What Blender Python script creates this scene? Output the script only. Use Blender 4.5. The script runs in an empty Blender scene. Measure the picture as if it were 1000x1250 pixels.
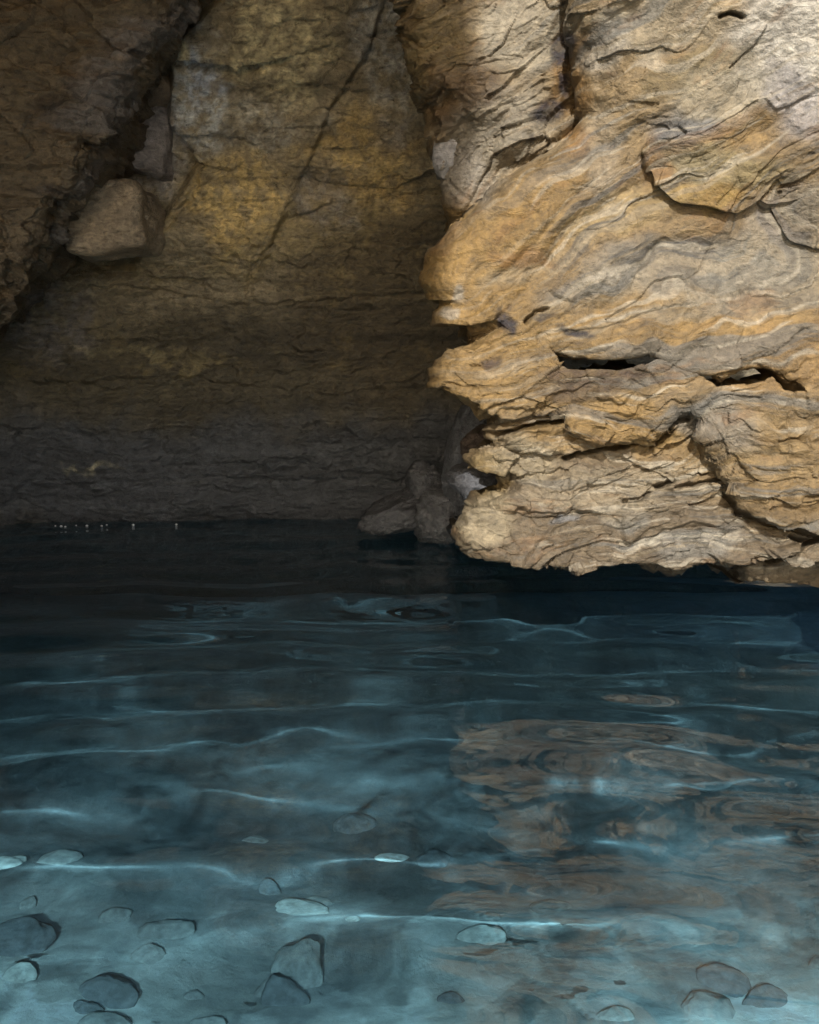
import bpy, bmesh, math, random
import numpy as np

# ------------------------------------------------------------------ camera, world, sun, exposure
S = bpy.context.scene
COL = S.collection
FPX = 1040.0                      # focal length in photograph pixels (1000 x 1250)
CAMZ = 1.20
PITCH = math.radians(10.6)
cam = bpy.data.cameras.new('camera')
cam.sensor_fit = 'VERTICAL'
cam.sensor_height = 24.0
cam.lens = FPX / 1250.0 * 24.0
cam.clip_start = 0.02
cam.clip_end = 500
camo = bpy.data.objects.new('camera', cam)
camo.location = (0, 0, CAMZ)
camo.rotation_euler = (math.pi / 2 - PITCH, 0, 0)
COL.objects.link(camo)
S.camera = camo

SUN_EL = math.radians(28)
SUN_AZ = math.radians(-10)        # sun behind the viewer, to the left
wd = bpy.data.worlds.new('World')
S.world = wd
wd.use_nodes = True
nt = wd.node_tree
nt.nodes.clear()
sky = nt.nodes.new('ShaderNodeTexSky')
sky.sky_type = 'NISHITA'
sky.sun_disc = False
sky.sun_elevation = SUN_EL
sky.sun_rotation = math.pi - SUN_AZ
sky.air_density = 1.0
sky.dust_density = 2.0
sky.ozone_density = 1.0
bg = nt.nodes.new('ShaderNodeBackground')
bg.inputs['Strength'].default_value = 0.14
wo = nt.nodes.new('ShaderNodeOutputWorld')
nt.links.new(sky.outputs[0], bg.inputs[0])
nt.links.new(bg.outputs[0], wo.inputs[0])

sl = bpy.data.lights.new('sun', 'SUN')
sl.energy = 3.0
sl.angle = math.radians(0.8)
sl.color = (1.0, 0.97, 0.92)
so = bpy.data.objects.new('sun', sl)
d = np.array([-math.sin(SUN_AZ) * math.cos(SUN_EL), math.cos(SUN_AZ) * math.cos(SUN_EL), -math.sin(SUN_EL)])
# lamp shines along its local -Z
from mathutils import Vector
so.rotation_euler = Vector(d).to_track_quat('-Z', 'Y').to_euler()
so.location = (-3, -10, 12)
COL.objects.link(so)
sl.cycles.is_caustics_light = True

S.view_settings.view_transform = 'Standard'
S.view_settings.look = 'None'
S.view_settings.gamma = 1.0
S.view_settings.exposure = 1.1
S.view_settings.use_curve_mapping = False
S.render.engine = 'CYCLES'
cy = S.cycles
cy.use_denoising = True
cy.max_bounces = 8
cy.diffuse_bounces = 4
cy.glossy_bounces = 4
cy.transmission_bounces = 6
cy.transparent_max_bounces = 8
cy.sample_clamp_indirect = 4.0
cy.use_adaptive_sampling = False
cy.denoising_prefilter = 'NONE'

# ------------------------------------------------------------------ noise (numpy)
_r = np.random.RandomState(7)
PERM = _r.permutation(256).astype(np.int32)
PERM = np.concatenate([PERM, PERM, PERM])
G = _r.normal(size=(256, 3)).astype(np.float32)
G /= np.linalg.norm(G, axis=1)[:, None]

GX, GY, GZ = [np.ascontiguousarray(G[:, k]) for k in range(3)]
def pn(x, y, z):
    """gradient noise, about -1..1"""
    x, y, z = [np.asarray(a, np.float32) for a in np.broadcast_arrays(x, y, z)]
    xi = np.floor(x); yi = np.floor(y); zi = np.floor(z)
    fx = x - xi; fy = y - yi; fz = z - zi
    xi = xi.astype(np.int32) & 255; yi = yi.astype(np.int32) & 255; zi = zi.astype(np.int32) & 255
    u = fx * fx * fx * (fx * (fx * 6 - 15) + 10)
    v = fy * fy * fy * (fy * (fy * 6 - 15) + 10)
    w = fz * fz * fz * (fz * (fz * 6 - 15) + 10)
    res = []
    for i in (0, 1):
        hx = PERM[xi + i]
        row = []
        for j in (0, 1):
            hy = PERM[hx + yi + j]
            col = []
            for k in (0, 1):
                h = PERM[hy + zi + k]
                col.append(GX[h] * (fx - i) + GY[h] * (fy - j) + GZ[h] * (fz - k))
            row.append(col[0] + w * (col[1] - col[0]))
        res.append(row[0] + v * (row[1] - row[0]))
    return (res[0] + u * (res[1] - res[0])) * np.float32(1.5)

def facet(x, y, z, f, seed=0):
    """cellular noise: every cell is a plane with a tilt of its own (broken rock faces); returns plane height and edge distance"""
    x, y, z = [np.asarray(a * f, np.float32) for a in np.broadcast_arrays(x, y, z)]
    xi = np.floor(x).astype(np.int32); yi = np.floor(y).astype(np.int32); zi = np.floor(z).astype(np.int32)
    d1 = np.full(x.shape, 9, np.float32); d2 = d1.copy(); val = np.zeros_like(d1)
    for i in (-1, 0, 1):
        for j in (-1, 0, 1):
            for k in (-1, 0, 1):
                h = PERM[PERM[PERM[(xi + i + seed) & 255] + ((yi + j) & 255)] + ((zi + k) & 255)]
                h2 = PERM[h + 57]
                ax = x - (xi + i + 0.5 + 0.42 * GX[h]); ay = y - (yi + j + 0.5 + 0.42 * GY[h]); az = z - (zi + k + 0.5 + 0.42 * GZ[h])
                dd = ax * ax + ay * ay + az * az
                m = dd < d1
                d2 = np.where(m, d1, np.minimum(d2, dd))
                val = np.where(m, GX[h2] * ax + GY[h2] * ay + GZ[h2] * az + 0.35 * GX[(h2 + 9) & 255], val)
                d1 = np.where(m, dd, d1)
    return val, np.sqrt(d2) - np.sqrt(d1)

def fbm(x, y, z, f, o=4, gain=0.5):
    a = 1.0; s = 0; t = 0
    for i in range(o):
        s = s + a * pn(x * f + 17.3 * i, y * f + 5.1 * i, z * f - 9.7 * i)
        t += a; a *= gain; f *= 2.03
    return s / t

def ridge(x, y, z, f, o=3, gain=0.5):
    a = 1.0; s = 0; t = 0
    for i in range(o):
        s = s + a * (1 - 2 * np.abs(pn(x * f + 31.3 * i, y * f + 8.1 * i, z * f - 3.7 * i)))
        t += a; a *= gain; f *= 2.07
    return s / t

def hash1(i, k=0):
    i = (np.asarray(i).astype(np.int64) + 131 * k) & 255
    return PERM[PERM[i] + (k & 255)] / 255.0

def sstep(a, b, x):
    t = np.clip((x - a) / (b - a), 0, 1)
    return t * t * (3 - 2 * t)

def lin(pts, x):
    p = np.array(pts, float)
    return np.interp(x, p[:, 0], p[:, 1])

# ------------------------------------------------------------------ photograph pixel <-> world
CP, SP = math.cos(PITCH), math.sin(PITCH)
def ray(px, py):
    a = (np.asarray(px, float) - 500) / FPX
    b = (625 - np.asarray(py, float)) / FPX
    return a, CP + SP * b, -SP + CP * b
def W(px, py, Y):
    dx, dy, dz = ray(px, py)
    t = np.asarray(Y, float) / dy
    return np.stack(np.broadcast_arrays(dx * t, Y, CAMZ + dz * t), -1)
def proj(P):
    x = P[..., 0]; y = P[..., 1]; z = P[..., 2] - CAMZ
    f = y * CP - z * SP
    u = y * SP + z * CP
    f = np.maximum(f, 0.05)
    return 500 + FPX * x / f, 625 - FPX * u / f
def on_water(px, py, z=0.0):
    dx, dy, dz = ray(px, py)
    t = (z - CAMZ) / dz
    return np.array([dx * t, dy * t, z])

# ------------------------------------------------------------------ mesh helpers
def link(name, me, mat, parent=None):
    o = bpy.data.objects.new(name, me)
    COL.objects.link(o)
    if mat: me.materials.append(mat)
    if parent: o.parent = parent
    return o

def empty(name, loc=(0, 0, 0)):
    o = bpy.data.objects.new(name, None)
    o.location = loc
    COL.objects.link(o)
    return o

def tag(o, label=None, cat=None, group=None, kind=None):
    if label: o['label'] = label
    if cat: o['category'] = cat
    if group: o['group'] = group
    if kind: o['kind'] = kind
    return o

def grid_mesh(name, P, colr=None):
    nv, nu = P.shape[:2]
    me = bpy.data.meshes.new(name)
    i = np.arange(nv * nu).reshape(nv, nu)
    q = np.stack([i[:-1, :-1], i[:-1, 1:], i[1:, 1:], i[1:, :-1]], -1).reshape(-1, 4)
    return raw_mesh(me, P.reshape(-1, 3), q, None if colr is None else colr.reshape(-1, 3))

def raw_mesh(me, V, F, colr=None):
    k = F.shape[1]
    me.vertices.add(len(V)); me.vertices.foreach_set('co', V.astype(np.float32).ravel())
    me.loops.add(F.size); me.loops.foreach_set('vertex_index', F.astype(np.int32).ravel())
    me.polygons.add(len(F))
    me.polygons.foreach_set('loop_start', np.arange(0, F.size, k, dtype=np.int32))
    me.polygons.foreach_set('loop_total', np.full(len(F), k, np.int32))
    me.polygons.foreach_set('use_smooth', np.ones(len(F), bool))
    me.update(calc_edges=True)
    if colr is not None:
        at = me.color_attributes.new('rock_colour', 'FLOAT_COLOR', 'POINT')
        at.data.foreach_set('color', np.concatenate([colr, np.ones((len(colr), 1))], 1).astype(np.float32).ravel())
    return me

def normals(P):
    du = np.gradient(P, axis=1); dv = np.gradient(P, axis=0)
    n = np.cross(du, dv)
    return n / np.maximum(np.linalg.norm(n, axis=-1, keepdims=True), 1e-9)

def smooth(A, n):
    for _ in range(n):
        A[1:-1] = (A[:-2] + 2 * A[1:-1] + A[2:]) / 4
        A[:, 1:-1] = (A[:, :-2] + 2 * A[:, 1:-1] + A[:, 2:]) / 4
    return A

def skirt(P, side, L, dx=0.0, dz=0.0, n=26, first=0.006):
    t = first * (np.power((L / first), np.arange(1, n + 1) / n))
    t = np.linspace(0, 1, n + 1)[1:] ** 2.2 * L
    off = np.stack([dx * t / L, t, dz * t / L], -1)
    if side == 'left':
        E = P[:, :1] + off[None, ::-1]
        return np.concatenate([E, P], 1)
    if side == 'right':
        E = P[:, -1:] + off[None]
        return np.concatenate([P, E], 1)
    if side == 'bottom':
        E = P[:1] + off[::-1, None]
        return np.concatenate([E, P], 0)
    if side == 'top':
        E = P[-1:] + off[:, None]
        return np.concatenate([P, E], 0)

def polydist(px, py, line):
    """distance in photograph pixels to a polyline, and signed height above it"""
    best = np.full(px.shape, 1e9); up = np.zeros(px.shape)
    for (x0, y0), (x1, y1) in zip(line[:-1], line[1:]):
        ex, ey = x1 - x0, y1 - y0
        t = np.clip(((px - x0) * ex + (py - y0) * ey) / (ex * ex + ey * ey + 1e-9), 0, 1)
        qx, qy = px - x0 - t * ex, py - y0 - t * ey
        dd = np.hypot(qx, qy)
        m = dd < best
        best = np.where(m, dd, best); up = np.where(m, -qy, up)
    return best, up

def saw(w, jit=0):
    """shingled strata: sharp lip at the foot of each layer, receding upwards"""
    k = np.floor(w); s = w - k
    a = 0.35 + 0.65 * hash1(k, 3 + jit)
    return a * np.minimum(s / 0.10, 1.0) * (1 - s) ** 1.1

# ------------------------------------------------------------------ materials
def nodes(name):
    m = bpy.data.materials.new(name)
    m.use_nodes = True
    t = m.node_tree
    t.nodes.clear()
    return m, t, t.nodes.new, t.links.new

def rock_material(name, scale=1.0, rough=(0.45, 0.8), bump=0.004, use_attr=True, base=(0.2, 0.2, 0.2), contrast=0.35, spec=0.4, coat=0.0):
    m, t, N, L = nodes(name)
    out = N('ShaderNodeOutputMaterial'); b = N('ShaderNodeBsdfPrincipled')
    tc = N('ShaderNodeTexCoord')
    if use_attr:
        at = N('ShaderNodeAttribute'); at.attribute_name = 'rock_colour'; c = at.outputs['Color']
    else:
        rgb = N('ShaderNodeRGB'); rgb.outputs[0].default_value = (*base, 1); c = rgb.outputs[0]
    n1 = N('ShaderNodeTexNoise'); n1.inputs['Scale'].default_value = 38 * scale; n1.inputs['Detail'].default_value = 8; n1.inputs['Roughness'].default_value = 0.68
    L(tc.outputs['Object'], n1.inputs['Vector'])
    mp = N('ShaderNodeMapping'); mp.inputs['Scale'].default_value = (17 * scale, 17 * scale, 36 * scale); mp.inputs['Rotation'].default_value = (0.1, -0.12, 0)
    L(tc.outputs['Object'], mp.inputs[0])
    n2 = N('ShaderNodeTexNoise'); n2.inputs['Scale'].default_value = 1.0; n2.inputs['Detail'].default_value = 7; n2.inputs['Distortion'].default_value = 1.6
    L(mp.outputs[0], n2.inputs['Vector'])
    ad = N('ShaderNodeMath'); ad.operation = 'ADD'
    L(n1.outputs['Fac'], ad.inputs[0]); L(n2.outputs['Fac'], ad.inputs[1])
    n3 = N('ShaderNodeTexNoise'); n3.inputs['Scale'].default_value = 170 * scale; n3.inputs['Detail'].default_value = 5; n3.inputs['Roughness'].default_value = 0.7
    L(tc.outputs['Object'], n3.inputs['Vector'])
    ad2 = N('ShaderNodeMath'); ad2.operation = 'MULTIPLY_ADD'; ad2.inputs[1].default_value = 0.5
    L(n3.outputs['Fac'], ad2.inputs[0]); L(ad.outputs[0], ad2.inputs[2])
    mr = N('ShaderNodeMapRange'); mr.inputs['From Min'].default_value = 0.85; mr.inputs['From Max'].default_value = 1.65
    mr.inputs['To Min'].default_value = 1 - contrast; mr.inputs['To Max'].default_value = 1 + 1.3 * contrast; mr.clamp = True
    L(ad2.outputs[0], mr.inputs['Value'])
    mx = N('ShaderNodeVectorMath'); mx.operation = 'SCALE'
    L(c, mx.inputs[0]); L(mr.outputs[0], mx.inputs['Scale'])
    L(mx.outputs[0], b.inputs['Base Color'])
    rr = N('ShaderNodeMapRange'); rr.inputs['From Min'].default_value = 0.3; rr.inputs['From Max'].default_value = 0.7
    rr.inputs['To Min'].default_value = rough[0]; rr.inputs['To Max'].default_value = rough[1]
    L(n1.outputs['Fac'], rr.inputs['Value']); L(rr.outputs[0], b.inputs['Roughness'])
    b.inputs['Specular IOR Level'].default_value = spec
    bp = N('ShaderNodeBump'); bp.inputs['Distance'].default_value = bump; bp.inputs['Strength'].default_value = 0.9
    L(ad2.outputs[0], bp.inputs['Height']); L(bp.outputs[0], b.inputs['Normal'])
    L(b.outputs[0], out.inputs['Surface'])
    return m

M_ROCK = rock_material('ochre_limestone', 1.0, (0.42, 0.75), 0.008, contrast=0.55)
M_WALL = rock_material('dark_schist', 0.75, (0.22, 0.6), 0.016, contrast=0.70, spec=0.5)
M_BED = rock_material('pale_bed', 0.35, (0.6, 0.9), 0.006, contrast=0.25)
M_SHADING_ROOF = rock_material('shading_roof_rock', 0.4, (0.6, 0.9), 0.02, use_attr=False, base=(0.16, 0.12, 0.08))

# water: refracting blue tinted surface; the sun's caustics fall on the bed through it
M_WATER, t_, N_, L_ = nodes('cave_water')
o_ = N_('ShaderNodeOutputMaterial'); g_ = N_('ShaderNodeBsdfPrincipled')
g_.inputs['Base Color'].default_value = (0.36, 0.80, 1.0, 1)
g_.inputs['Roughness'].default_value = 0.0
g_.inputs['IOR'].default_value = 1.40
g_.inputs['Transmission Weight'].default_value = 1.0
g_.inputs['Specular Tint'].default_value = (3.8, 3.8, 3.8, 1)
L_(g_.outputs[0], o_.inputs['Surface'])

# ------------------------------------------------------------------ rock colouring (mineral stains fixed to the rock, plus tones standing in for light)
def lerp3(c, col, m):
    return c + (np.array(col) - c) * m[..., None]

def paint(c, px, py, spots, seed, warp=22, speck=0.0):
    sp = 1 - speck * sstep(0.15, -0.2, fbm(px, py, seed + 9, 0.055, 5, 0.7))
    wx = px + warp * fbm(px, py, seed, 0.018, 4)
    wy = py + warp * fbm(px, py, seed + 40, 0.018, 4)
    for i, (x, y, rx, ry, ang, col, st) in enumerate(spots):
        a = math.radians(ang)
        ux = (wx - x) * math.cos(a) - (wy - y) * math.sin(a)
        uy = (wx - x) * math.sin(a) + (wy - y) * math.cos(a)
        r = np.sqrt((ux / rx) ** 2 + (uy / ry) ** 2)
        m = st * (1 - sstep(0.62, 1.22, r)) * (sp if rx < 125 else 1)
        c = lerp3(c, col, m)
    return c

OCHRE = (0.37, 0.235, 0.085); TAN = (0.37, 0.275, 0.155); GREY = (0.25, 0.235, 0.21); BLUE = (0.21, 0.22, 0.245)
WHITE = (0.58, 0.55, 0.50); BROWN = (0.13, 0.085, 0.045); RUST = (0.32, 0.16, 0.055); BEIGE = (0.38, 0.335, 0.265)
DARK = (0.05, 0.04, 0.035); OLIVE = (0.25, 0.195, 0.10); LOWT_DIM = (0.20, 0.155, 0.105)

ROCK_SPOTS = [
    (800, 640, 330, 90, 0, LOWT_DIM, 0.9), (760, 60, 240, 130, 0, TAN, 0.6),  # first spot: greyer tan low layers, darkened further for the dimmer light there
    (600, 310, 110, 90, 20, OCHRE, 0.9), (650, 220, 110, 50, 35, OCHRE, 0.75), (560, 350, 50, 60, 0, OCHRE, 0.9),
    (780, 405, 240, 38, 4, OCHRE, 0.75), (610, 465, 100, 46, 0, OCHRE, 0.85), (780, 520, 110, 34, -6, OCHRE, 0.85),
    (950, 440, 90, 40, 0, (0.40, 0.25, 0.10), 0.7), (930, 560, 110, 60, 0, (0.36, 0.25, 0.12), 0.8), (960, 620, 70, 36, 0, OCHRE, 0.5),
    (680, 535, 60, 20, 0, OCHRE, 0.6), (600, 580, 30, 26, 0, (0.44, 0.31, 0.13), 0.8),
    (530, 60, 45, 70, 0, (0.30, 0.22, 0.10), 0.85), (570, 115, 55, 40, 40, BROWN, 0.7), (560, 105, 30, 45, 40, (0.32, 0.2, 0.09), 0.7),
    (610, 160, 80, 60, 25, BEIGE, 0.95), (560, 215, 40, 40, 0, (0.42, 0.38, 0.33), 0.9), (640, 40, 70, 50, 0, (0.50, 0.45, 0.36), 0.8), (800, 30, 100, 40, 0, (0.46, 0.40, 0.30), 0.7),
    (700, 90, 25, 60, -10, (0.38, 0.22, 0.08), 0.8), (735, 190, 26, 70, 5, (0.42, 0.38, 0.32), 0.4), (705, 175, 20, 30, 0, RUST, 0.5),
    (740, 55, 30, 40, 0, WHITE, 0.6), (965, 50, 80, 90, -20, (0.80, 0.77, 0.72), 0.9), (965, 120, 40, 60, 30, (0.42, 0.40, 0.42), 0.8),  # whitish upper right patch, painted paler to carry the brighter light
    (850, 90, 80, 22, 25, OLIVE, 0.75), (880, 120, 70, 40, 20, (0.50, 0.45, 0.35), 0.7), (840, 175, 55, 38, -30, BLUE, 0.8),
    (900, 170, 60, 16, 20, OCHRE, 0.6), (880, 205, 80, 26, -8, (0.36, 0.29, 0.15), 0.8), (850, 240, 60, 18, 0, (0.42, 0.28, 0.09), 0.9),
    (800, 210, 20, 40, 0, RUST, 0.5), (960, 270, 60, 40, 20, BLUE, 0.6), (820, 320, 120, 34, 8, GREY, 0.75), (930, 335, 90, 40, 10, (0.30, 0.29, 0.26), 0.75),
    (720, 350, 70, 14, 12, (0.5, 0.46, 0.4), 0.6), (640, 330, 60, 16, 20, (0.5, 0.42, 0.3), 0.5), (760, 260, 90, 30, 15, (0.48, 0.36, 0.18), 0.6),
    (880, 515, 56, 34, -20, (0.31, 0.28, 0.24), 0.85), (760, 628, 30, 17, 0, GREY, 0.9), (850, 662, 60, 22, 10, GREY, 0.85),
    (690, 641, 24, 7, 12, BLUE, 0.8), (640, 560, 50, 28, 0, (0.40, 0.34, 0.24), 0.7), (590, 630, 40, 40, 20, (0.48, 0.40, 0.27), 0.8),
    (740, 600, 110, 30, 5, (0.41, 0.34, 0.24), 0.7), (560, 358, 10, 16, 0, WHITE, 0.6), (552, 385, 10, 8, 0, WHITE, 0.5),
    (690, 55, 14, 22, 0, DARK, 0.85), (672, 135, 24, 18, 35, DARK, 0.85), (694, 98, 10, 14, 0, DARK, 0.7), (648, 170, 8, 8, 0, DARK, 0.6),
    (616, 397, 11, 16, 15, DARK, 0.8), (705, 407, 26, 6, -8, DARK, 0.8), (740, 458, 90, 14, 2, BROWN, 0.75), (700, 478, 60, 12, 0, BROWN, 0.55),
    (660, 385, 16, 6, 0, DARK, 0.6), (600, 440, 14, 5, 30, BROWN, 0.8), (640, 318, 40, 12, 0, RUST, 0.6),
]

def strat_w(x, y, z):
    up = sstep(1.25, 2.1, z + 0.25 * fbm(x, y, z, 0.9, 2))
    tilt = 0.12 + 0.30 * up
    w = z - tilt * x
    return w + 0.22 * fbm(x, y * 0.5, z, 1.0, 2) + 0.085 * fbm(x + 3, y, z, 3.2, 3)

def rock_colour(P):
    px, py = proj(P)
    x, y, z = P[..., 0], P[..., 1], P[..., 2]
    w = strat_w(x, y, z)
    c = np.ones(P.shape) * np.array((0.33, 0.235, 0.125))
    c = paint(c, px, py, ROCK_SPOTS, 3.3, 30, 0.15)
    upper = sstep(620, 520, py)
    # flow bands of grey and cream following the strata
    kx = sstep(560, 720, px)
    b7 = fbm(x * 0.5 + 20, y * 0.5, w * 6, 2.0, 5, 0.65)
    c = lerp3(c, (0.125, 0.125, 0.125), 0.75 * sstep(0.10, 0.24, b7) * sstep(620, 740, px) * sstep(140, 220, py) * sstep(440, 360, py))
    b1 = fbm(x * 0.35, y * 0.35, w * 7, 1.6, 5, 0.6)
    c = lerp3(c, (0.21, 0.207, 0.197), 0.72 * sstep(0.12, 0.26, b1) * (0.3 + 0.7 * sstep(600, 760, px)))
    b2 = fbm(x * 0.4 + 9, y * 0.4, w * 12, 1.9, 5, 0.6)
    c = lerp3(c, (0.43, 0.355, 0.25), 0.55 * sstep(0.16, 0.27, b2) * (0.3 + 0.7 * kx))
    b3 = ridge(x * 0.5, y * 0.5 + 3, w * 6, 2.2, 3)
    c = lerp3(c, (0.60, 0.54, 0.44), 0.55 * sstep(0.74, 0.86, b3) * (0.35 + 0.65 * kx))
    b6 = fbm(x * 1.3, y * 1.3, w * 7, 2.4, 5, 0.7)
    c = c * (1 + 0.6 * np.clip(b6, -0.6, 0.7))[..., None]
    b4 = fbm(x + 4, y, w * 3.5, 3.5, 5, 0.62)
    c = lerp3(c, RUST, 0.35 * sstep(0.15, 0.4, b4))
    b5 = fbm(x - 7, y, w * 2.5, 5, 5, 0.65)
    c = lerp3(c, (0.15, 0.11, 0.075), 0.55 * sstep(0.22, 0.45, b5))
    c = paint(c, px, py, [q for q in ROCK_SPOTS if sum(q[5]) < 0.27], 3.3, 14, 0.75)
    g = fbm(x, y, z, 16, 4, 0.7)
    c = c * (1 + 0.30 * g)[..., None] * np.array((0.385, 0.375, 0.345))
    return np.clip(c, 0.02, 0.8)

# crack lines seen on the outcrop (photograph pixels): line, half width, depth, lip above
CRACKS = [
    ([(612, 527), (640, 519), (690, 513)], 2.6, 0.05, 0.015),
    ([(688, 560), (720, 550), (782, 539)], 2.4, 0.05, 0.015),
    ([(795, 543), (815, 528), (822, 514), (840, 511)], 3.6, 0.07, 0.01),
    ([(760, 612), (782, 609), (798, 594), (820, 588)], 2.2, 0.05, 0.015),
    ([(828, 577), (862, 577)], 2.4, 0.05, 0.015),
    ([(825, 596), (880, 585)], 1.8, 0.03, 0.01),
    ([(965, 655), (985, 660), (1002, 655)], 2.6, 0.05, 0.01),
    ([(900, 687), (945, 682), (965, 677), (985, 662)], 2.2, 0.04, 0.01),
    ([(640, 392), (655, 380), (668, 377)], 2, 0.03, 0.005),
    ([(830, 500), (870, 520), (888, 545), (880, 565)], 1.6, 0.008, 0.0), ([(968, 475), (962, 520), (960, 560), (970, 590)], 1.6, 0.014, 0.0),
    ([(885, 600), (900, 625), (940, 640), (1000, 655)], 2.5, 0.03, 0.02), ([(700, 600), (760, 585), (830, 560)], 1.6, 0.012, 0.008),
    ([(880, 20), (892, 17), (905, 21)], 3, 0.03, 0.0), ([(700, 60), (695, 100), (670, 140), (650, 165)], 7, 0.022, 0.0),
    ([(690, 405), (740, 400), (820, 375)], 2.0, 0.008, 0.01),
]

def rock_disp(P, amp=1.0, flaky=None):
    px, py = proj(P)
    x, y, z = P[..., 0], P[..., 1], P[..., 2]
    fl = sstep(380, 560, py) if flaky is None else flaky
    w = strat_w(x, y, z)
    d = 0.05 * fbm(x, y, z, 1.5, 2) + 0.022 * fbm(x + 5, y, z * 1.5, 4.2, 3)
    # rounded folds running along the strata, parted by thin creases
    bil = np.abs(pn(x * 1.5, y * 1.2, w * 4.2)) * 1.6
    bil2 = np.abs(pn(x * 3.6 + 7, y * 3, w * 10.5 + 2)) * 1.6
    d = d + 0.050 * (1 - 0.3 * fl) * np.minimum(bil, 0.8) + 0.017 * np.minimum(bil2, 0.8)
    # ledges, only in places
    m1 = sstep(0.0, 0.35, fbm(x * 0.7, y, w * 2, 2.2, 2)); m2 = sstep(0.02, 0.35, fbm(x * 0.7 + 9, y, w * 2, 4.0, 2))
    j = fbm(x, y, z, 7, 3)
    d = d + (0.010 + 0.034 * fl) * m1 * (saw(w * 6.5 + 0.8 * j) - 0.3)
    d = d + (0.003 + 0.018 * fl) * m2 * (saw(w * 17 + 1.1 * j, 5) - 0.3)
    d = d + (0.0006 + 0.0050 * fl) * (1 - m1 * 0.6) * (saw(w * 43 + 1.6 * j, 9) - 0.3)
    # broken angular faces, drawn out along the strata
    wx = 0.05 * fbm(x, y, z, 6, 2)
    f1, e1 = facet(x * 0.8 + wx, y, w * 2.0 + wx, 4.2)
    f2, e2 = facet(x + wx, y, w * 1.9 - wx, 12, 40)
    d = d + (0.012 + 0.030 * fl) * f1 + (0.0035 + 0.0145 * fl) * f2
    d = d - (0.003 + 0.010 * fl) * np.exp(-(e1 / 0.05) ** 2) * m2
    d = d + 0.004 * ridge(x, y, z * 1.5, 26, 2) * (0.25 + 0.75 * fl) + 0.0040 * fbm(x, y, z, 42, 3, 0.7)
    for line, hw, dep, lip in CRACKS:
        xs = [q[0] for q in line]; ys = [q[1] for q in line]
        if px.max() < min(xs) - 30 or px.min() > max(xs) + 30 or py.max() < min(ys) - 30 or py.min() > max(ys) + 30: continue
        jx = 4 * fbm(px, py, 1.0, 0.05, 3); jy = 5 * fbm(px, py, 7.0, 0.05, 3)
        dist, up = polydist(px + jx, py + jy, line)
        d = d - (2.2 * dep if dep > 0.025 else dep) * np.exp(-(dist / (0.8 * hw)) ** 2)
        if lip:
            d = d + lip * np.exp(-(dist / 14) ** 2) * sstep(0, 3, up) - 0.4 * lip * np.exp(-(dist / 14) ** 2) * sstep(0, -3, up)
    return d * amp

def slab(name, parent, left, bottom, top, depth, nu, nv, xr=1230, rnd=0.16, rdep=0.28, side=(2.4, 0.9), under=(1.2, 0.25), over=None, brnd=0.10, bdep=0.06, trnd=0.0, tdep=0.0, disp=1.0, mat=None, flaky=None, colf=None, powr=1.0):
    """One layer of the outcrop. left: (v, px) with v = 0 at the foot; bottom/top: (px, py); depth(px, py) metres."""
    v = np.linspace(0, 1, nv)[:, None]; u = (np.linspace(0, 1, nu) ** powr)[None]
    xl = np.interp(v, [p[0] for p in left], [p[1] for p in left])
    PX = xl + (xr - xl) * u
    b = lin(bottom, PX); tp = lin(top, PX)
    PY = b + (tp - b) * v
    Y = depth(PX, PY)
    e = np.clip(1 - (PX - xl) / (rnd * 600), 0, 1)
    Y = Y + rdep * (1 - np.sqrt(np.maximum(1 - e ** 2, 0)))
    eb = np.clip(1 - (b - PY) / (brnd * 600), 0, 1)
    Y = Y + bdep * (1 - np.sqrt(np.maximum(1 - eb ** 2, 0)))
    if trnd:
        et = np.clip(1 - (PY - tp) / (trnd * 600), 0, 1)
        Y = Y + tdep * (1 - np.sqrt(np.maximum(1 - et ** 2, 0)))
    P = W(PX, PY, Y)
    if under: P = skirt(P, 'bottom', under[0], 0, under[1])
    if over: P = skirt(P, 'top', over[0], 0, over[1])
    if side: P = skirt(P, 'left', side[0], side[1], 0)
    n = smooth(normals(P), 6)
    n /= np.maximum(np.linalg.norm(n, axis=-1, keepdims=True), 1e-6)
    P = P + n * (rock_disp(P, disp, flaky) - 0.045 * sstep(0.35, 0.9, np.abs(n[..., 2])))[..., None]
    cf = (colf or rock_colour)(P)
    return link(name, grid_mesh(name, P, cf), mat or M_ROCK, parent)

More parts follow.
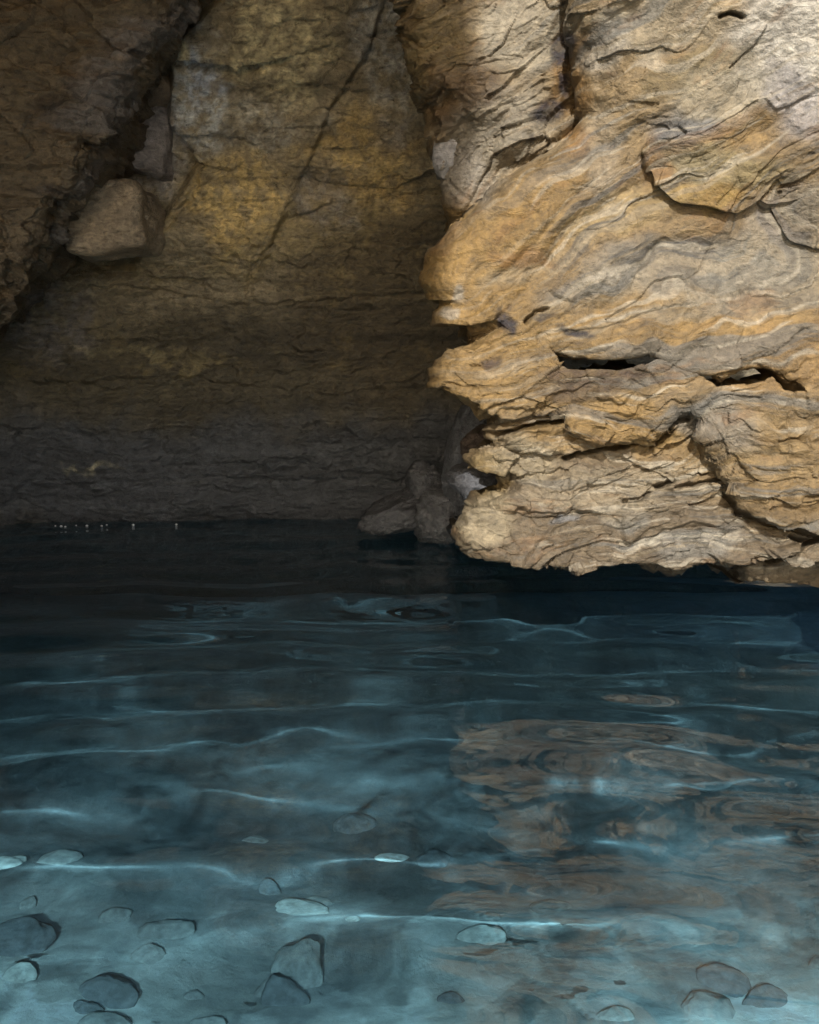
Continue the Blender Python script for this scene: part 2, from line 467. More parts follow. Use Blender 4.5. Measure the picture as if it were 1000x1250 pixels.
# ------------------------------------------------------------------ structure: cave back wall
WALL_SPOTS = [
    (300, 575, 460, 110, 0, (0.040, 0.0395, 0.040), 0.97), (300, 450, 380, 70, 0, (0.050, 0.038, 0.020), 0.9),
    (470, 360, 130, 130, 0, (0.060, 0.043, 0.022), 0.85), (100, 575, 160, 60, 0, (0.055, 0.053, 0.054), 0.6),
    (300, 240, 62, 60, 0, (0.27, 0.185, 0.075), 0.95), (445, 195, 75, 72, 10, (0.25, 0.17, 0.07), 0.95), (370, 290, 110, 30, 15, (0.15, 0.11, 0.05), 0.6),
    (240, 120, 40, 80, -10, (0.24, 0.235, 0.23), 0.9), (255, 90, 22, 30, 0, (0.17, 0.19, 0.25), 0.5), (470, 70, 40, 95, 12, (0.22, 0.20, 0.175), 0.8), (345, 55, 65, 62, 0, (0.36, 0.29, 0.165), 0.85),
    (330, 150, 60, 40, 0, (0.20, 0.175, 0.14), 0.8), (400, 250, 25, 50, 30, (0.12, 0.11, 0.105), 0.6), (180, 180, 45, 70, 0, (0.17, 0.15, 0.14), 0.8),
    (235, 65, 16, 16, 0, (0.28, 0.21, 0.10), 0.8), (145, 425, 60, 9, -4, (0.26, 0.20, 0.10), 0.8), (230, 440, 70, 9, 3, (0.20, 0.15, 0.07), 0.7), (110, 562, 34, 5, 0, (0.25, 0.21, 0.13), 0.8), (200, 325, 120, 20, 0, (0.17, 0.13, 0.07), 0.6),
    (60, 390, 60, 60, 40, (0.13, 0.11, 0.10), 0.7), (480, 160, 24, 20, 0, (0.14, 0.13, 0.13), 0.5),
]
WALL_CRACKS = [
    ([(478, -30), (455, 55), (425, 110), (405, 130), (385, 185), (370, 215), (350, 252), (346, 268), (330, 300), (306, 330), (300, 372)], 2.4, 0.06, 0.0),
    ([(300, 170), (298, 182)], 2, 0.05, 0), ([(345, 268), (400, 250), (450, 240), (540, 232)], 2.4, 0.05, 0.03),
    ([(225, 315), (320, 292)], 1.6, -0.02, 0.0), ([(330, 155), (390, 162)], 2, 0.03, 0.0),
    ([(200, 150), (250, 195), (235, 240), (200, 275), (170, 310)], 4, 0.10, 0.0), ([(205, 60), (205, 130), (230, 170)], 3, 0.06, 0),
    ([(60, 355), (160, 350), (300, 372), (540, 355)], 2.5, 0.05, 0.05), ([(60, 470), (200, 460), (400, 480), (560, 470)], 2.2, 0.03, 0.03),
    ([(0, 520), (200, 525), (400, 518), (560, 510)], 2.0, 0.02, 0.03), ([(100, 575), (300, 562), (460, 545), (560, 530)], 2.0, -0.015, 0.02),
    ([(270, 600), (400, 590), (520, 580)], 1.6, -0.01, 0.015), ([(0, 575), (60, 600), (200, 590), (300, 600)], 2, 0.02, 0.02),
    ([(90, 420), (70, 470), (110, 520), (200, 545)], 3, 0.03, 0.0), ([(0, 420), (60, 440), (100, 480)], 5, -0.04, 0.0),
]
def wall_y(x, z):
    y = 6.12 + 0.03 * x - 0.10 * z - 0.11 * np.maximum(z - 0.9, 0) ** 2
    y = y - 0.55 * sstep(-2.2, -4.4, x) - 0.25 * np.maximum(-2.6 - x, 0) ** 1.5
    return y
gx = np.concatenate([np.linspace(-6.0, -3.25, 60)[:-1], np.linspace(-3.25, 1.1, 430), np.linspace(1.1, 4.5, 60)[1:]])
gz = np.concatenate([np.linspace(-3.2, -0.1, 60)[:-1], np.linspace(-0.1, 3.75, 420), np.linspace(3.75, 5.0, 30)[1:]])
X, Z = np.meshgrid(gx, gz)
P = np.stack([X, wall_y(X, Z), Z], -1)
px, py = proj(P)
x, y, z = X, P[..., 1], Z
w = z - 0.02 * x + 0.05 * fbm(x, y, z, 0.9, 3) + 0.22 * sstep(-2.3, -3.4, x) * (x + 2.3)
up = sstep(380, 300, py)
d = 0.13 * fbm(x, y, z, 0.7, 3) + 0.07 * fbm(x + 3, y, z * 1.6, 2.2, 3)
j = fbm(x, y, z, 5, 3)
mm = sstep(-0.4, 0.4, fbm(x, y, z, 1.3, 2))
m3 = sstep(-0.05, 0.35, fbm(x * 0.6 + 4, y, z * 2, 1.8, 2))
d += (0.024 - 0.016 * up) * mm * (saw(w * 3.1 + 0.5 * j) - 0.3) + (0.014 - 0.008 * up) * m3 * (saw(w * 10 + 0.8 * j, 4) - 0.3) + (0.013 - 0.007 * up) * (saw(w * 26 + 1.2 * j, 8) - 0.3)
fc1, fe1 = facet(x * 0.7 + 0.1 * j, y, w * 1.6, 1.7, 11)
fc2, fe2 = facet(x * 0.8 + 0.05 * j, y, w * 2.0, 5.0, 71)
d += (0.012 + 0.05 * up) * fc1 + 0.026 * fc2 + 0.011 * facet(x * 0.9, y, w * 1.7 + 0.03 * j, 12.0, 31)[0]
d += 0.010 * ridge(x, y, z * 1.4, 5.5, 3) * (0.5 + up) + 0.018 * fbm(x, y, z, 15, 4, 0.7) + 0.005 * fbm(x, y, z, 50, 2)
rough_spot = np.zeros(px.shape)
for (sx, sy, rx, ry) in ((300, 240, 62, 60), (445, 195, 75, 72), (345, 55, 65, 62)):
    rough_spot = np.maximum(rough_spot, 1 - sstep(0.7, 1.2, np.hypot((px - sx) / rx, (py - sy) / ry) + 0.3 * fbm(px, py, 2.0, 0.03, 3)))
d += rough_spot * (0.02 + 0.022 * np.abs(fbm(x, y, z, 20, 3)))
# joint faces: right facet stands back of the left one along the long diagonal crack
fx = px - np.interp(py, [-60, 55, 130, 185, 268, 372], [485, 455, 405, 385, 346, 300])
d += 0.07 * sstep(4, -6, fx) * sstep(380, 260, py)
# left column of smooth grey-blue face
fx2 = px - np.interp(py, [-60, 60, 150, 200, 320], [330, 205, 208, 245, 165])
d -= 0.16 * sstep(6, -10, fx2) * sstep(345, 300, py)
jx = 11 * fbm(px, py, 1.0, 0.035, 5, 0.65); jy = 11 * fbm(px, py, 7.0, 0.035, 5, 0.65)
for line, hw, dep, lip in WALL_CRACKS:
    dist, upn = polydist(px + jx, py + jy, line)
    d -= 0.4 * dep * np.exp(-(dist / (0.8 * hw)) ** 2)
    if lip: d += 0.5 * lip * np.exp(-(dist / 18) ** 2) * sstep(-1, 4, upn)
n = smooth(normals(P), 2)
P = P + n * d[..., None]
x, y, z = P[..., 0], P[..., 1], P[..., 2]
c = np.ones(P.shape) * np.array((0.125, 0.096, 0.058))
c = paint(c, px, py, WALL_SPOTS, 8.1, 48, 0.8)
b1 = fbm(x * 0.3, y * 0.3, w * 6, 1.5, 5, 0.62)
c = c * (1 + 0.85 * np.clip(b1, -0.6, 0.9))[..., None]
b2 = fbm(x * 0.25 + 5, y * 0.3, w * 9, 1.8, 5, 0.6)
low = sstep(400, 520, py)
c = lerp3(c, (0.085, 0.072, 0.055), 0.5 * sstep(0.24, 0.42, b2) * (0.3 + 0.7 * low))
b3 = fbm(x, y, z, 3.2, 5, 0.65)
c = lerp3(c, (0.17, 0.12, 0.05), 0.5 * sstep(0.12, 0.4, b3) * (1 - low))
c = c * (1 + 0.5 * fbm(x, y, z, 12, 4, 0.7))[..., None]
c = lerp3(c, (0.035, 0.040, 0.045), 0.9 * sstep(0.02, -0.12, z))      # darker blue grey below the waterline
c = c * (1 + 0.6 * sstep(390, 270, py + 90 * fbm(x, y, z, 1.1, 4, 0.6)))[..., None]      # stronger light on the upper face put into the colour, with ragged edge
c = np.clip(c * np.array((0.94, 1.0, 1.02)), 0.010, 0.6)
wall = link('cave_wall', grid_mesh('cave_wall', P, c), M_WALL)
tag(wall, 'dark layered schist back wall of the cave above the pool', kind='structure')

# ------------------------------------------------------------------ structure: left ceiling slab, unseen side wall and roof shaped to block sun
def brown_colour(P):
    x, y, z = P[..., 0], P[..., 1], P[..., 2]
    c = np.ones(P.shape) * np.array((0.110, 0.083, 0.050))
    c = lerp3(c, (0.032, 0.021, 0.012), 0.8 * sstep(0.0, 0.4, fbm(x, y, z * 2.5, 1.6, 5, 0.6)))
    c = lerp3(c, (0.14, 0.125, 0.115), 0.8 * sstep(0.1, 0.35, fbm(x + 8, y, z * 2, 1.3, 4)))
    c = lerp3(c, (0.13, 0.077, 0.03), 0.5 * sstep(0.15, 0.4, fbm(x - 8, y, z * 3, 3, 5)))
    return np.clip(c * (1 + 0.5 * fbm(x, y, z, 12, 4, 0.7))[..., None], 0.01, 0.5)

def sheet(name, fP, nu, nv, amp, label, mat=M_WALL, colf=brown_colour, strata=1.0):
    u, v = np.meshgrid(np.linspace(0, 1, nu), np.linspace(0, 1, nv))
    P = fP(u, v)
    x, y, z = P[..., 0], P[..., 1], P[..., 2]
    n = normals(P)
    d = amp * (fbm(x, y, z, 0.8, 3) + 0.5 * fbm(x, y, z, 2.5, 3) + 0.25 * ridge(x, y, z * 1.5, 6, 3) + 0.10 * fbm(x, y, z, 18, 3))
    d = d + strata * (0.05 * saw(z * 5 + 0.15 * x + 0.6 * fbm(x, y, z, 3, 3)) + 0.02 * saw(z * 14 + 0.3 * x + fbm(x, y, z, 6, 3), 2))
    P = P + n * d[..., None]
    o = link(name, grid_mesh(name, P, colf(P)), mat)
    return tag(o, label, kind='structure')

# left ceiling slab: hangs in front of the wall, its lower right edge follows the dark diagonal joint
v = np.linspace(0, 1, 330)[:, None]; u = (np.linspace(0, 1, 300) ** 0.7)[None]
ey = 470 + (-80 - 470) * v
ex = np.interp(ey, [-80, 0, 35, 130, 190, 230, 290, 365, 470], [262, 226, 206, 152, 132, 92, 58, 2, -110])
ex = ex + 16 * fbm(ey * 0 + 1.0, ey, 3.0, 0.02, 4, 0.65)
PX = -420 + (ex + 420) * u
PY = ey + 0 * u
Yd = 4.75 - 0.35 * (1 - u) + 0.20 * np.clip((u - 0.93) / 0.07, 0, 1) ** 2
P = W(PX, PY, Yd)
P = skirt(P, 'right', 1.3, -0.25, 0.1)
P = skirt(P, 'bottom', 1.3, 0, 0.3)
x, y, z = P[..., 0], P[..., 1], P[..., 2]
n = smooth(normals(P), 5)
d = 0.05 * fbm(x, y, z, 1.2, 3) + 0.04 * ridge(x, y, z * 2, 3, 3) + 0.03 * (saw(z * 7 + 0.5 * fbm(x, y, z, 3, 3)) - .3) + 0.012 * (saw(z * 19 + fbm(x, y, z, 5, 3), 3) - .3) + 0.014 * fbm(x, y, z, 14, 4, .65) + 0.07 * facet(x, y, z * 1.5, 2.4, 9)[0] + 0.03 * facet(x, y, z * 1.6, 6, 19)[0]
P = P + n * d[..., None]
tag(link('ceiling_slab', grid_mesh('ceiling_slab', P, brown_colour(P)), M_WALL), 'dark brown leaning rock slab that forms the left part of the cave ceiling', kind='structure')

def f_left(u, v):   # unseen left side wall, lengthened and raised to keep sun off the back wall
    y = 6.0 - 10.6 * u
    z = -3.0 + 10.6 * v
    x = -3.75 - 0.25 * np.sin(y * 0.7) - 0.2 * (z - 1) * 0.3 + 0.55 * sstep(2.0, 4.6, z)
    return np.stack([x, y, z], -1)
sheet('cave_side_or_shading_wall', f_left, 260, 220, 0.22, 'unseen brown rock side wall extended to shade the back wall')

def f_right(u, v):  # side wall on the right, running from the outcrop out towards the mouth
    y = -2.0 + 6.4 * u
    z = -3.0 + 9.0 * v
    x = 2.55 + 0.12 * np.sin(y * 1.1) + 0.10 * (z - 1.5) + 0.10 * np.maximum(1.0 - y, 0)
    return np.stack([x, y, z], -1)
sheet('cave_side_or_shading_wall', f_right, 150, 190, 0.18, 'ochre rock side wall continuing the outcrop out to the cave mouth', mat=M_ROCK, colf=lambda P: rock_colour(P))

SHADING_ROOF_EDGE = 2.42
def f_shading_roof(u, v):   # underside of the unseen roof; brow drawn out on the left to shade the back wall
    x = -5.5 + 11.0 * u
    tt = np.clip(v / 0.8, 0, 1)
    edge = SHADING_ROOF_EDGE + (-2.4 - SHADING_ROOF_EDGE) * sstep(-0.25, -1.0, x)
    y = 6.5 + (edge - 6.5) * tt
    z = 3.45 + 0.47 * sstep(6.5, 2.4, y) - 0.22 * sstep(2.2, -2.2, y)
    k = np.clip((v - 0.8) / 0.2, 0, 1)
    return np.stack([x, y - 0.25 * np.sin(k * math.pi / 2), z + 2.2 * k], -1)
sheet('shading_roof', f_shading_roof, 260, 170, 0.14, 'unseen rock roof of the cave, its brow shaped to shade the back wall', mat=M_SHADING_ROOF, colf=lambda P: np.ones(P.shape) * 0.1, strata=0.3)

# ------------------------------------------------------------------ structure: pool bed
def bed_z(x, y):
    z = np.interp(y, [-4, -1.6, -0.6, 0.4, 1.3, 2.2, 3.2, 4.5, 5.4, 6.6], [0.7, 0.35, 0.02, -0.26, -0.6, -0.95, -1.2, -1.45, -1.8, -2.4])
    z = z + 0.07 * fbm(x, y, 0.3, 0.9, 2) + 0.02 * fbm(x, y, 4.0, 3.0, 3)
    return z
gx = np.concatenate([np.linspace(-7, -1.6, 130)[:-1], np.linspace(-1.6, 1.6, 260), np.linspace(1.6, 7, 130)[1:]])
gy = np.concatenate([np.linspace(-4, 0.8, 70)[:-1], np.linspace(0.8, 3.4, 260), np.linspace(3.4, 7.2, 130)[1:]])
X, Y = np.meshgrid(gx, gy)
Z = bed_z(X, Y)
fcb, feb = facet(X, Y, 0.3 + 0 * X, 4.0, 5)
Z = Z + 0.008 * fbm(X, Y, 2.0, 12, 4)
P = np.stack([X, Y, Z], -1)
c = np.ones(P.shape) * np.array((0.78, 0.78, 0.75))
c = lerp3(c, (0.27, 0.285, 0.295), 0.75 * sstep(-0.05, 0.3, fbm(X, Y, 5.0, 1.9, 5, 0.6)))
wbx = 0.08 * fbm(X, Y, 1.5, 4, 3)
fcc, fec = facet(X + wbx, Y * 0.8 - wbx, 0.7 + 0 * X, 5.5, 63)
c = c * (1 + 0.55 * np.clip(fcb, -0.8, 0.8) + 0.35 * np.clip(fcc, -0.8, 0.8))[..., None]
depth_dim = sstep(1.5, 2.7, Y + 0.5 * fbm(X, Y, 3.0, 0.9, 3))
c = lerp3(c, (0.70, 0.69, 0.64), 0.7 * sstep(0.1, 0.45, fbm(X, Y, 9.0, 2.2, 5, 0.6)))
c = lerp3(c, (0.15, 0.165, 0.175), 0.93 * depth_dim)  # bed darkened away from the shallows, imitating light absorbed with depth
c = lerp3(c, (0.17, 0.185, 0.195), 0.95 * sstep(3.9, 5.6, Y + 0.5 * fbm(X, Y, 8.0, 0.9, 3)))      # far bed colour also stands in for light lost in deep water
c = c * (1 + 0.4 * fbm(X, Y, 1.0, 9, 4, .65))[..., None]
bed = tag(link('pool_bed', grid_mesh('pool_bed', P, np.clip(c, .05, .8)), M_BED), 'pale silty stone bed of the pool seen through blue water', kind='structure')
bed.cycles.is_caustics_receiver = True

# ------------------------------------------------------------------ structure: water
gx = np.linspace(-6.2, 4.6, 560)
gy = np.concatenate([np.linspace(-1.6, 0.9, 60)[:-1], np.linspace(0.9, 6.9, 620)])
X, Y = np.meshgrid(gx, gy)
wxx = X + 0.25 * fbm(X, Y, 0.5, 0.8, 2); wyy = Y + 0.22 * fbm(X, Y, 6.5, 0.7, 3)
def wave(cx, cyy, lam, amp, ph):
    r = np.hypot(wxx - cx, wyy - cyy)
    return amp * np.sin(2 * math.pi * r / lam + ph)
env = 0.30 + 1.1 * sstep(-0.3, 0.35, fbm(X, Y * 1.3, 3.3, 1.2, 2))
env2 = 0.30 + 1.1 * sstep(-0.3, 0.35, fbm(X + 7, Y * 1.3, 8.3, 1.2, 2))
far = 0.38 + 0.62 * sstep(1.4, 2.6, Y)
H = far * env * wave(0.6, -9, 0.36, 0.0042, 0.4) + env2 * wave(-2.5, -10.0, 0.62, 0.0034, 1.7) + far * env2 * wave(3.0, -4.5, 0.30, 0.0008, 2.2) + far * env * wave(-3.0, -3.0, 0.25, 0.0005, 0.3)
H = H + 0.0030 * fbm(X * 0.35, Y * 1.2, 2.2, 1.1, 2)
nv_, nu_ = X.shape
V = np.stack([X, Y, H], -1).reshape(-1, 3)
idx = np.arange(nv_ * nu_).reshape(nv_, nu_)
F = np.stack([idx[:-1, :-1], idx[:-1, 1:], idx[1:, 1:], idx[1:, :-1]], -1).reshape(-1, 4)
# closed body: the rim goes straight down to a flat floor
rim = np.concatenate([idx[0, :-1], idx[:-1, -1], idx[-1, :0:-1], idx[:0:-1, 0]])
lowV = V[rim].copy(); lowV[:, 2] = -3.6
k0 = len(V); nr = len(rim)
low = np.arange(nr) + k0
V = np.concatenate([V, lowV, [[-0.8, 2.6, -3.6]]]); cidx = len(V) - 1
sideF = np.stack([rim, low, np.roll(low, -1), np.roll(rim, -1)], -1)
floorF = np.stack([low, np.full(nr, cidx), np.roll(low, -1)], -1)
me = bpy.data.meshes.new('pool_water')
faces = F.tolist() + sideF.tolist() + floorF.tolist()
me.from_pydata(V.tolist(), [], faces)
me.polygons.foreach_set('use_smooth', np.concatenate([np.ones(len(F), bool), np.zeros(len(sideF) + len(floorF), bool)]))
water = tag(link('pool_water', me, M_WATER), 'clear blue pool water with gentle ripples filling the cave floor', kind='structure')
water.cycles.is_caustics_caster = True

# ------------------------------------------------------------------ the outcrop on the right
OUT = empty('rock_outcrop', (1.1, 3.6, 0.35))
tag(OUT, 'big ochre and grey layered rock outcrop overhanging the pool', 'rock outcrop')
def face(base):
    def f(px, py):
        return base - 0.00016 * (px - 560) + 0.10 * np.sin((px - 560) / 190.0) * 0.5
    return f
def add(*a, **k):
    o = slab(a[0], None, *a[1:], **k)
    o.parent = OUT
    o.matrix_parent_inverse = OUT.matrix_basis.inverted()
    return o

# rear pale column (upper left of the outcrop)
add('rear_column', [(0, 552), (0.12, 545), (0.2, 540), (0.32, 522), (0.45, 508), (0.55, 503), (0.75, 500), (0.9, 487), (1, 480)],
    [(440, 290), (560, 290), (1230, 290)], [(440, -70), (1230, -70)], lambda px, py: 3.72 - 0.0008 * (px - 500) + 0.0005 * py + 0.10 * sstep(60, 150, py - 0.6 * (px - 500)) - 0.06 * sstep(120, 200, py), 220, 380, xr=830, rnd=0.06, rdep=0.16, under=(0.9, 0.4), disp=1.0, flaky=0.55, over=(2.2, 1.4))
# main bulge
left = [(540, 575), (412, 560), (395, 534), (378, 534), (367, 523), (345, 517), (305, 525), (268, 548), (230, 592), (190, 645), (130, 706), (60, 702), (0, 694), (-70, 700)]
bot = [(500, 425), (575, 426), (610, 416), (680, 441), (700, 447), (750, 448), (790, 441), (830, 461), (852, 464), (880, 471), (905, 462), (937, 459), (965, 472), (985, 474), (1010, 470), (1230, 470)]
def vleft(l, b0, t0): return sorted([((b0 - yy) / (b0 - t0), xx) for yy, xx in l])
add('upper_bulge', vleft([(426, 575)] + left[1:], 426, -70), bot, [(440, -70), (1230, -70)],
    lambda px, py: face(3.22)(px, py) + 0.10 * np.sin((py - 60) / 140.0) - 0.10 * sstep(330, 130, py) * sstep(700, 900, px), 420, 440, rnd=0.13, rdep=0.22, brnd=0.07, bdep=0.09, over=(2.6, 1.5))
# second layer
add('middle_layer', vleft([(522, 612), (512, 590), (503, 545), (498, 532), (488, 523), (470, 526), (440, 545), (425, 562), (395, 585)], 522, 395),
    [(500, 505), (535, 501), (575, 505), (600, 520), (612, 526), (650, 517), (692, 511), (706, 533), (725, 540), (755, 547), (795, 541), (812, 530), (822, 512), (845, 511), (870, 560), (890, 600), (905, 628), (950, 645), (1000, 655), (1230, 660)],
    [(440, 385), (560, 380), (650, 400), (668, 425), (680, 444), (690, 453), (750, 454), (788, 447), (800, 440), (835, 448), (858, 462), (872, 474), (905, 471), (935, 467), (942, 460), (950, 476), (966, 481), (984, 479), (992, 458), (1230, 455)], lambda px, py: face(3.29)(px, py) - 0.05 * sstep(860, 960, px), 420, 190, rnd=0.12, rdep=0.22, brnd=0.05, bdep=0.06, over=(1.0, -0.04))
# thin wedge under the second layer
add('thin_wedge', [(0, 628), (0.5, 606), (1, 604)], [(560, 562), (612, 560), (650, 558), (690, 560), (720, 551), (785, 541), (830, 530), (1230, 530)],
    [(560, 500), (1230, 470)], lambda px, py: face(3.36)(px, py), 220, 90, xr=900, rnd=0.07, rdep=0.12, brnd=0.03, bdep=0.04)
# lower folded layers
add('folded_layer', vleft([(640, 640), (605, 603), (590, 580), (575, 575), (560, 582), (545, 606), (515, 625)], 640, 515),
    [(560, 600), (600, 606), (640, 612), (700, 618), (760, 614), (785, 608), (800, 594), (830, 580), (870, 590), (900, 640), (1230, 660)],
    [(560, 520), (1230, 490)], lambda px, py: face(3.42)(px, py), 330, 130, xr=1100, rnd=0.10, rdep=0.18, brnd=0.04, bdep=0.05)
# lowest layer: the lip over the water
add('overhanging_lip', vleft([(672, 574), (655, 567), (640, 568), (625, 572), (610, 590), (595, 610), (570, 625)], 672, 570),
    [(540, 660), (570, 668), (590, 680), (640, 684), (665, 692), (700, 698), (740, 692), (790, 696), (838, 703), (862, 694), (882, 687), (905, 690), (1230, 700)],
    [(540, 560), (1230, 540)], lambda px, py: face(3.40)(px, py) - 0.0012 * (py - 600) * 0.6, 420, 170, xr=1150, rnd=0.08, rdep=0.2, under=(2.3, -0.30), brnd=0.04, bdep=0.05)
# low lump on the right, behind the lip
add('low_lump', [(0, 905), (0.4, 890), (0.7, 884), (1, 882)], [(860, 686), (900, 700), (918, 712), (935, 712), (1000, 716), (1230, 720)],
    [(860, 640), (1230, 620)], lambda px, py: 3.62 - 0.0003 * (px - 880), 180, 60, xr=1230, rnd=0.05, rdep=0.15, side=(1.6, 0.4), under=(1.6, -0.02), brnd=0.03, bdep=0.04, disp=0.6)
# plates lying on the bulge
add('rock_plate', vleft([(262, 860), (250, 812), (235, 798), (200, 788), (170, 786), (150, 784), (130, 790), (100, 840), (60, 895), (40, 915)], 262, 40),
    [(780, 245), (800, 243), (830, 253), (868, 257), (900, 268), (918, 258), (930, 246), (945, 225), (1000, 205), (1230, 160)], [(780, 130), (850, 96), (920, 45), (1000, 20), (1230, 0)],
    lambda px, py: face(3.22)(px, py) + 0.10 * np.sin((py - 60) / 140.0) - 0.10 * sstep(330, 130, py) * sstep(700, 900, px) + 0.03 - 0.075 * sstep(40, 240, py + 0.5 * (900 - px)) * sstep(1040, 900, px), 280, 210, xr=1080, rnd=0.012, rdep=0.05, side=(0.3, 0.05), under=(0.3, 0.12), brnd=0.012, bdep=0.03, disp=0.9, over=(0.3, -0.02), flaky=0.15)
add('side_plate', [(0, 965), (0.3, 940), (0.7, 925), (1, 935)], [(920, 268), (935, 275), (960, 300), (1000, 310), (1230, 330)], [(920, 235), (1230, 190)],
    lambda px, py: face(3.22)(px, py) + 0.10 * np.sin((py - 60) / 140.0) - 0.10 * sstep(330, 130, py) * sstep(700, 900, px) - 0.022, 160, 70, xr=1230, rnd=0.012, rdep=0.05, side=(0.3, 0.05), under=(0.3, 0.12), brnd=0.012, bdep=0.03, disp=0.9, flaky=0.2, over=(0.3, 0))

# ------------------------------------------------------------------ loose rocks
def ico(level):
    bm = bmesh.new()
    bmesh.ops.create_icosphere(bm, subdivisions=level, radius=1.0)
    V = np.array([v.co[:] for v in bm.verts]); F = np.array([[v.index for v in f.verts] for f in bm.faces])
    bm.free()
    return V, F
ICO5 = ico(5); ICO4 = ico(4)

def stone_mesh(name, seed, size, angular=0.7, n_planes=14, lvl=5, colour=(0.2, 0.19, 0.18), vary=0.4, rough=0.05, tilt=0.0, strat=0.0, box=2):
    V, F = ICO5 if lvl == 5 else ICO4
    r = np.random.RandomState(seed)
    nn = r.normal(size=(n_planes, 3)); nn /= np.linalg.norm(nn, axis=1)[:, None]
    dd = 0.62 + 0.3 * r.rand(n_planes)
    k = V @ nn.T
    lim = np.where(k > 0.05, dd / np.maximum(k, 0.05), 9).min(1)
    rad = (1 - angular) + angular * np.minimum(lim, 1.05)
    if box != 2: rad = rad * 0.85 / np.power((np.abs(V) ** box).sum(1), 1.0 / box)
    Q = V * rad[:, None]
    s = seed * 3.7
    Q = Q + V * (0.16 * fbm(V[:, 0] + s, V[:, 1], V[:, 2], 1.3, 3) + rough * ridge(V[:, 0] + s, V[:, 1], V[:, 2], 4, 3) + 0.5 * rough * fbm(V[:, 0], V[:, 1] + s, V[:, 2], 11, 3))[:, None]
    if strat: Q = Q + V * (strat * (saw(Q[:, 2] * 6 + fbm(V[:, 0] + s, V[:, 1], V[:, 2], 2, 2)) - .3))[:, None]
    Q = Q * np.array(size) / 2
    c, sn = math.cos(tilt), math.sin(tilt)
    Q = np.stack([Q[:, 0] * c - Q[:, 2] * sn, Q[:, 1], Q[:, 0] * sn + Q[:, 2] * c], -1)
    C = np.ones(Q.shape) * np.array(colour) * (1 + vary * fbm(V[:, 0] + s, V[:, 1], V[:, 2] * 2, 2.2, 5, .65) * 2)[:, None]
    return raw_mesh(bpy.data.meshes.new(name), Q, F, np.clip(C, 0.01, 0.8))

def boulder(name, seed, px, py, Y, wpx, hpx, depth, label, colour, cat='boulder', group=None, tilt=0.0, **k):
    p = W(px, py, Y)
    s = Y / FPX
    o = link(name, stone_mesh(name, seed, (wpx * s * 1.12, depth, hpx * s * 1.12), colour=colour, tilt=tilt, **k), M_WALL)
    o.location = p
    return tag(o, label, cat, group)

# smooth white nodule sitting in the rear column
nod = link('white_nodule', stone_mesh('white_nodule', 31, (0.17, 0.16, 0.24), colour=(0.21, 0.20, 0.19), angular=0.25, rough=0.02, vary=0.2, tilt=-0.3), M_ROCK)
nod.parent = OUT
nod.matrix_parent_inverse = OUT.matrix_basis.inverted()
nod.location = W(552, 184, 3.90)
nod['label'] = 'smooth white rounded nodule'

# pale blocks caught in the joint of the back wall
boulder('wedged_block', 11, 137, 270, 5.48, 104, 88, 0.6, 'pale squarish rock block wedged under the brown ceiling slab', (0.235, 0.185, 0.125), 'rock', angular=0.5, n_planes=16, rough=0.05, strat=0.04, tilt=0.05, box=8)
boulder('wedged_block', 12, 182, 172, 5.72, 74, 96, 0.5, 'greyish flat faced rock above the pale squarish block in the wall joint', (0.19, 0.165, 0.15), 'rock', angular=0.5, rough=0.03, box=5, tilt=-0.25)
boulder('wedged_block', 14, 186, 105, 5.6, 56, 54, 0.45, 'small brown rock high in the wall joint beside the ceiling slab', (0.15, 0.11, 0.07), 'rock', angular=0.6, rough=0.04, box=4, tilt=0.3)

# dark boulders at the waterline beside the outcrop
DK = (0.070, 0.070, 0.070)
boulder('boulder', 21, 486, 625, 5.55, 92, 44, 0.5, 'low dark wet boulder tapering into the water beside the back wall', DK, tilt=0.35, strat=.10, rough=.12)
boulder('boulder', 22, 524, 600, 5.6, 50, 66, 0.4, 'rounded dark boulder behind the low one', DK, tilt=0.3, rough=.13, strat=.06)
boulder('boulder', 23, 540, 632, 5.35, 66, 66, 0.45, 'knobbly dark grey boulder standing in the water under the outcrop', (0.10, 0.099, 0.098), rough=.15, strat=.09)
boulder('boulder', 24, 574, 560, 5.2, 52, 150, 0.5, 'tall dark slab of rock leaning behind the outcrop', (0.10, 0.10, 0.102), tilt=-0.18, rough=.10, strat=.06)
boulder('boulder', 25, 592, 592, 4.3, 84, 44, 0.4, 'smooth blue grey rock tucked under the outcrop', (0.085, 0.085, 0.09), angular=.4, tilt=-.25, rough=.02)
boulder('boulder', 26, 598, 545, 4.7, 62, 52, 0.4, 'brown layered rock in the gap behind the outcrop', (0.10, 0.072, 0.052), strat=.08)
boulder('boulder', 27, 578, 650, 5.0, 60, 36, 0.4, 'dark flat rock awash below the outcrop', DK, rough=.06)

# stones on the pool bed
def refract_hit(px, py):
    p = on_water(px, py)
    dx, dy, dz = ray(px, py)
    l = math.sqrt(dx * dx + dy * dy + dz * dz); dx, dy, dz = dx / l, dy / l, dz / l
    dx, dy = dx / 1.333, dy / 1.333; dz = -math.sqrt(1 - dx * dx - dy * dy)
    t = 0.0
    for _ in range(400):
        t += 0.01
        q = p + t * np.array([dx, dy, dz])
        if q[2] < float(bed_z(np.array(q[0]), np.array(q[1]))): break
    return q
STONES = [
    (436, 1020, 0.15, 'dark', 'dark oval stone lying alone where the pool bed deepens'),
    (365, 1130, 0.16, 'pale', 'large pale stone on the pool bed'),
    (366, 1200, 0.14, 'grey', 'larger grey rounded stone in the shallows beside the large pale one'),
    (18, 1168, 0.20, 'dark', 'big dark stone on the bed close to the side wall'),
]
SC = {'dark': (0.22, 0.23, 0.24), 'grey': (0.36, 0.36, 0.35), 'pale': (0.60, 0.60, 0.57)}
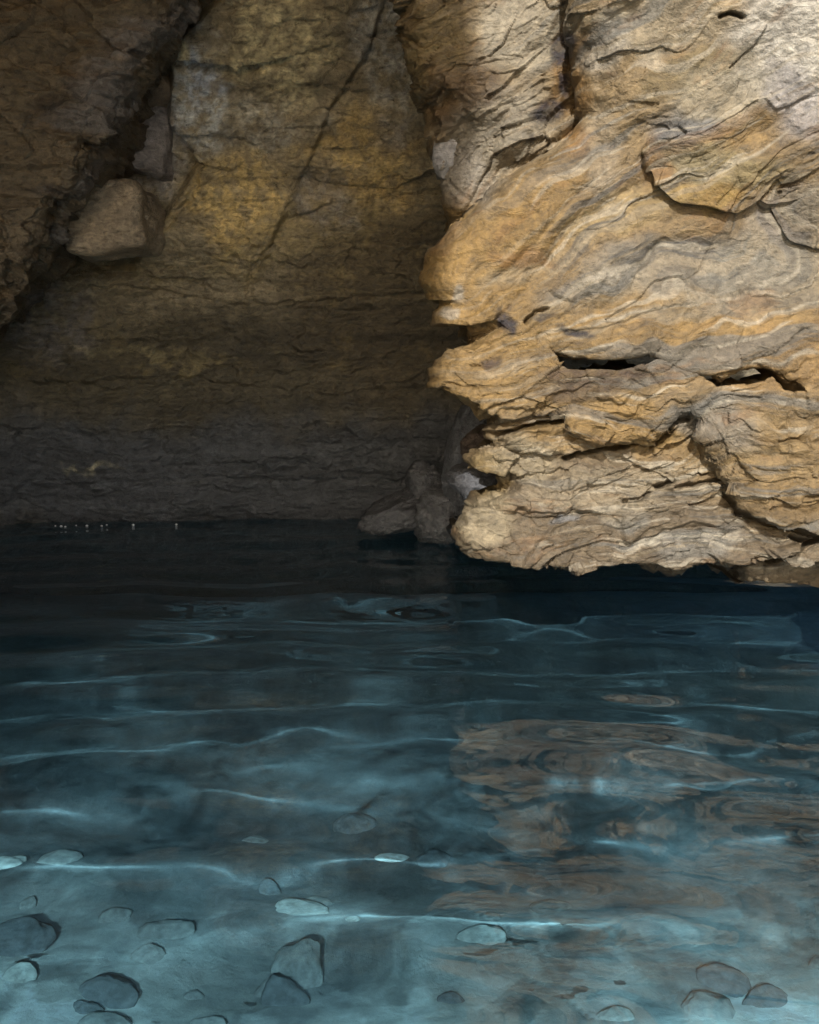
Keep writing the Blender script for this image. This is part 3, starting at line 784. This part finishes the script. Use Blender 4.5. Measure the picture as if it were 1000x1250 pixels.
M_STONE = rock_material('bed_stone', 0.6, (0.6, 0.9), 0.003, contrast=0.25)
for i, (px_, py_, sz, k, lab) in enumerate(STONES):
    q = refract_hit(px_, py_)
    o = link('submerged_stone', stone_mesh('submerged_stone', 50 + i, (sz * 1.2, sz, sz * 0.32), colour=SC[k], lvl=5, angular=.45, rough=.03), M_STONE)
    o.location = (q[0], q[1], q[2] + 0.02 * sz)
    o.cycles.is_caustics_receiver = True
    tag(o, lab, 'stone', 'stones on the pool bed')
rs = np.random.RandomState(5)
for i in range(30):     # small stones half sunk in the silt
    px_, py_ = (rs.uniform(-20, 560), rs.uniform(1040, 1270)) if i < 22 else (rs.uniform(560, 1020), rs.uniform(1110, 1270))
    q = refract_hit(px_, py_)
    sz = rs.uniform(0.05, 0.15)
    o = link('submerged_stone', stone_mesh('submerged_stone', 90 + i, (sz * 1.3, sz, sz * 0.28), colour=np.array(SC[('dark', 'grey', 'pale', 'grey')[i % 4]]) * rs.uniform(0.8, 1.15), lvl=4, angular=.6, rough=.04), M_STONE)
    o.location = (q[0], q[1], float(bed_z(np.array(q[0]), np.array(q[1]))) - 0.05 * sz)
    o.rotation_euler = (0, 0, rs.uniform(0, 6))
    o.cycles.is_caustics_receiver = True
    tone = ('dark', 'grey', 'pale', 'grey')[i % 4]
    tag(o, 'small %s stone half sunk in the silt of the pool bed' % tone, 'stone', 'half sunk %s stones on the pool bed' % tone)

# froth bubbles strung along the waterline of the back wall
bv, bf = ico(2)
bub = raw_mesh(bpy.data.meshes.new('froth_bubble'), bv * np.array((0.009, 0.009, 0.007)), bf)
bub.materials.append(rock_material('froth', 1.0, (0.15, 0.3), 0.0005, use_attr=False, base=(0.45, 0.46, 0.46), contrast=0.1, spec=0.6))
for i, px_ in enumerate((72, 79, 84, 97, 110, 128, 134, 166, 218)):
    q = on_water(px_, 642 - 0.02 * px_ + (i % 3) * 0.6)
    o = bpy.data.objects.new('froth_bubble', bub); COL.objects.link(o)
    o.location = (q[0], q[1] - 0.06, 0.004)
    k = 0.7 + 0.6 * ((i * 37) % 10) / 10
    o.scale = (k, k, k)
    tag(o, 'tiny white froth bubble floating at the foot of the back wall', 'bubble', 'froth bubbles along the back wall waterline')
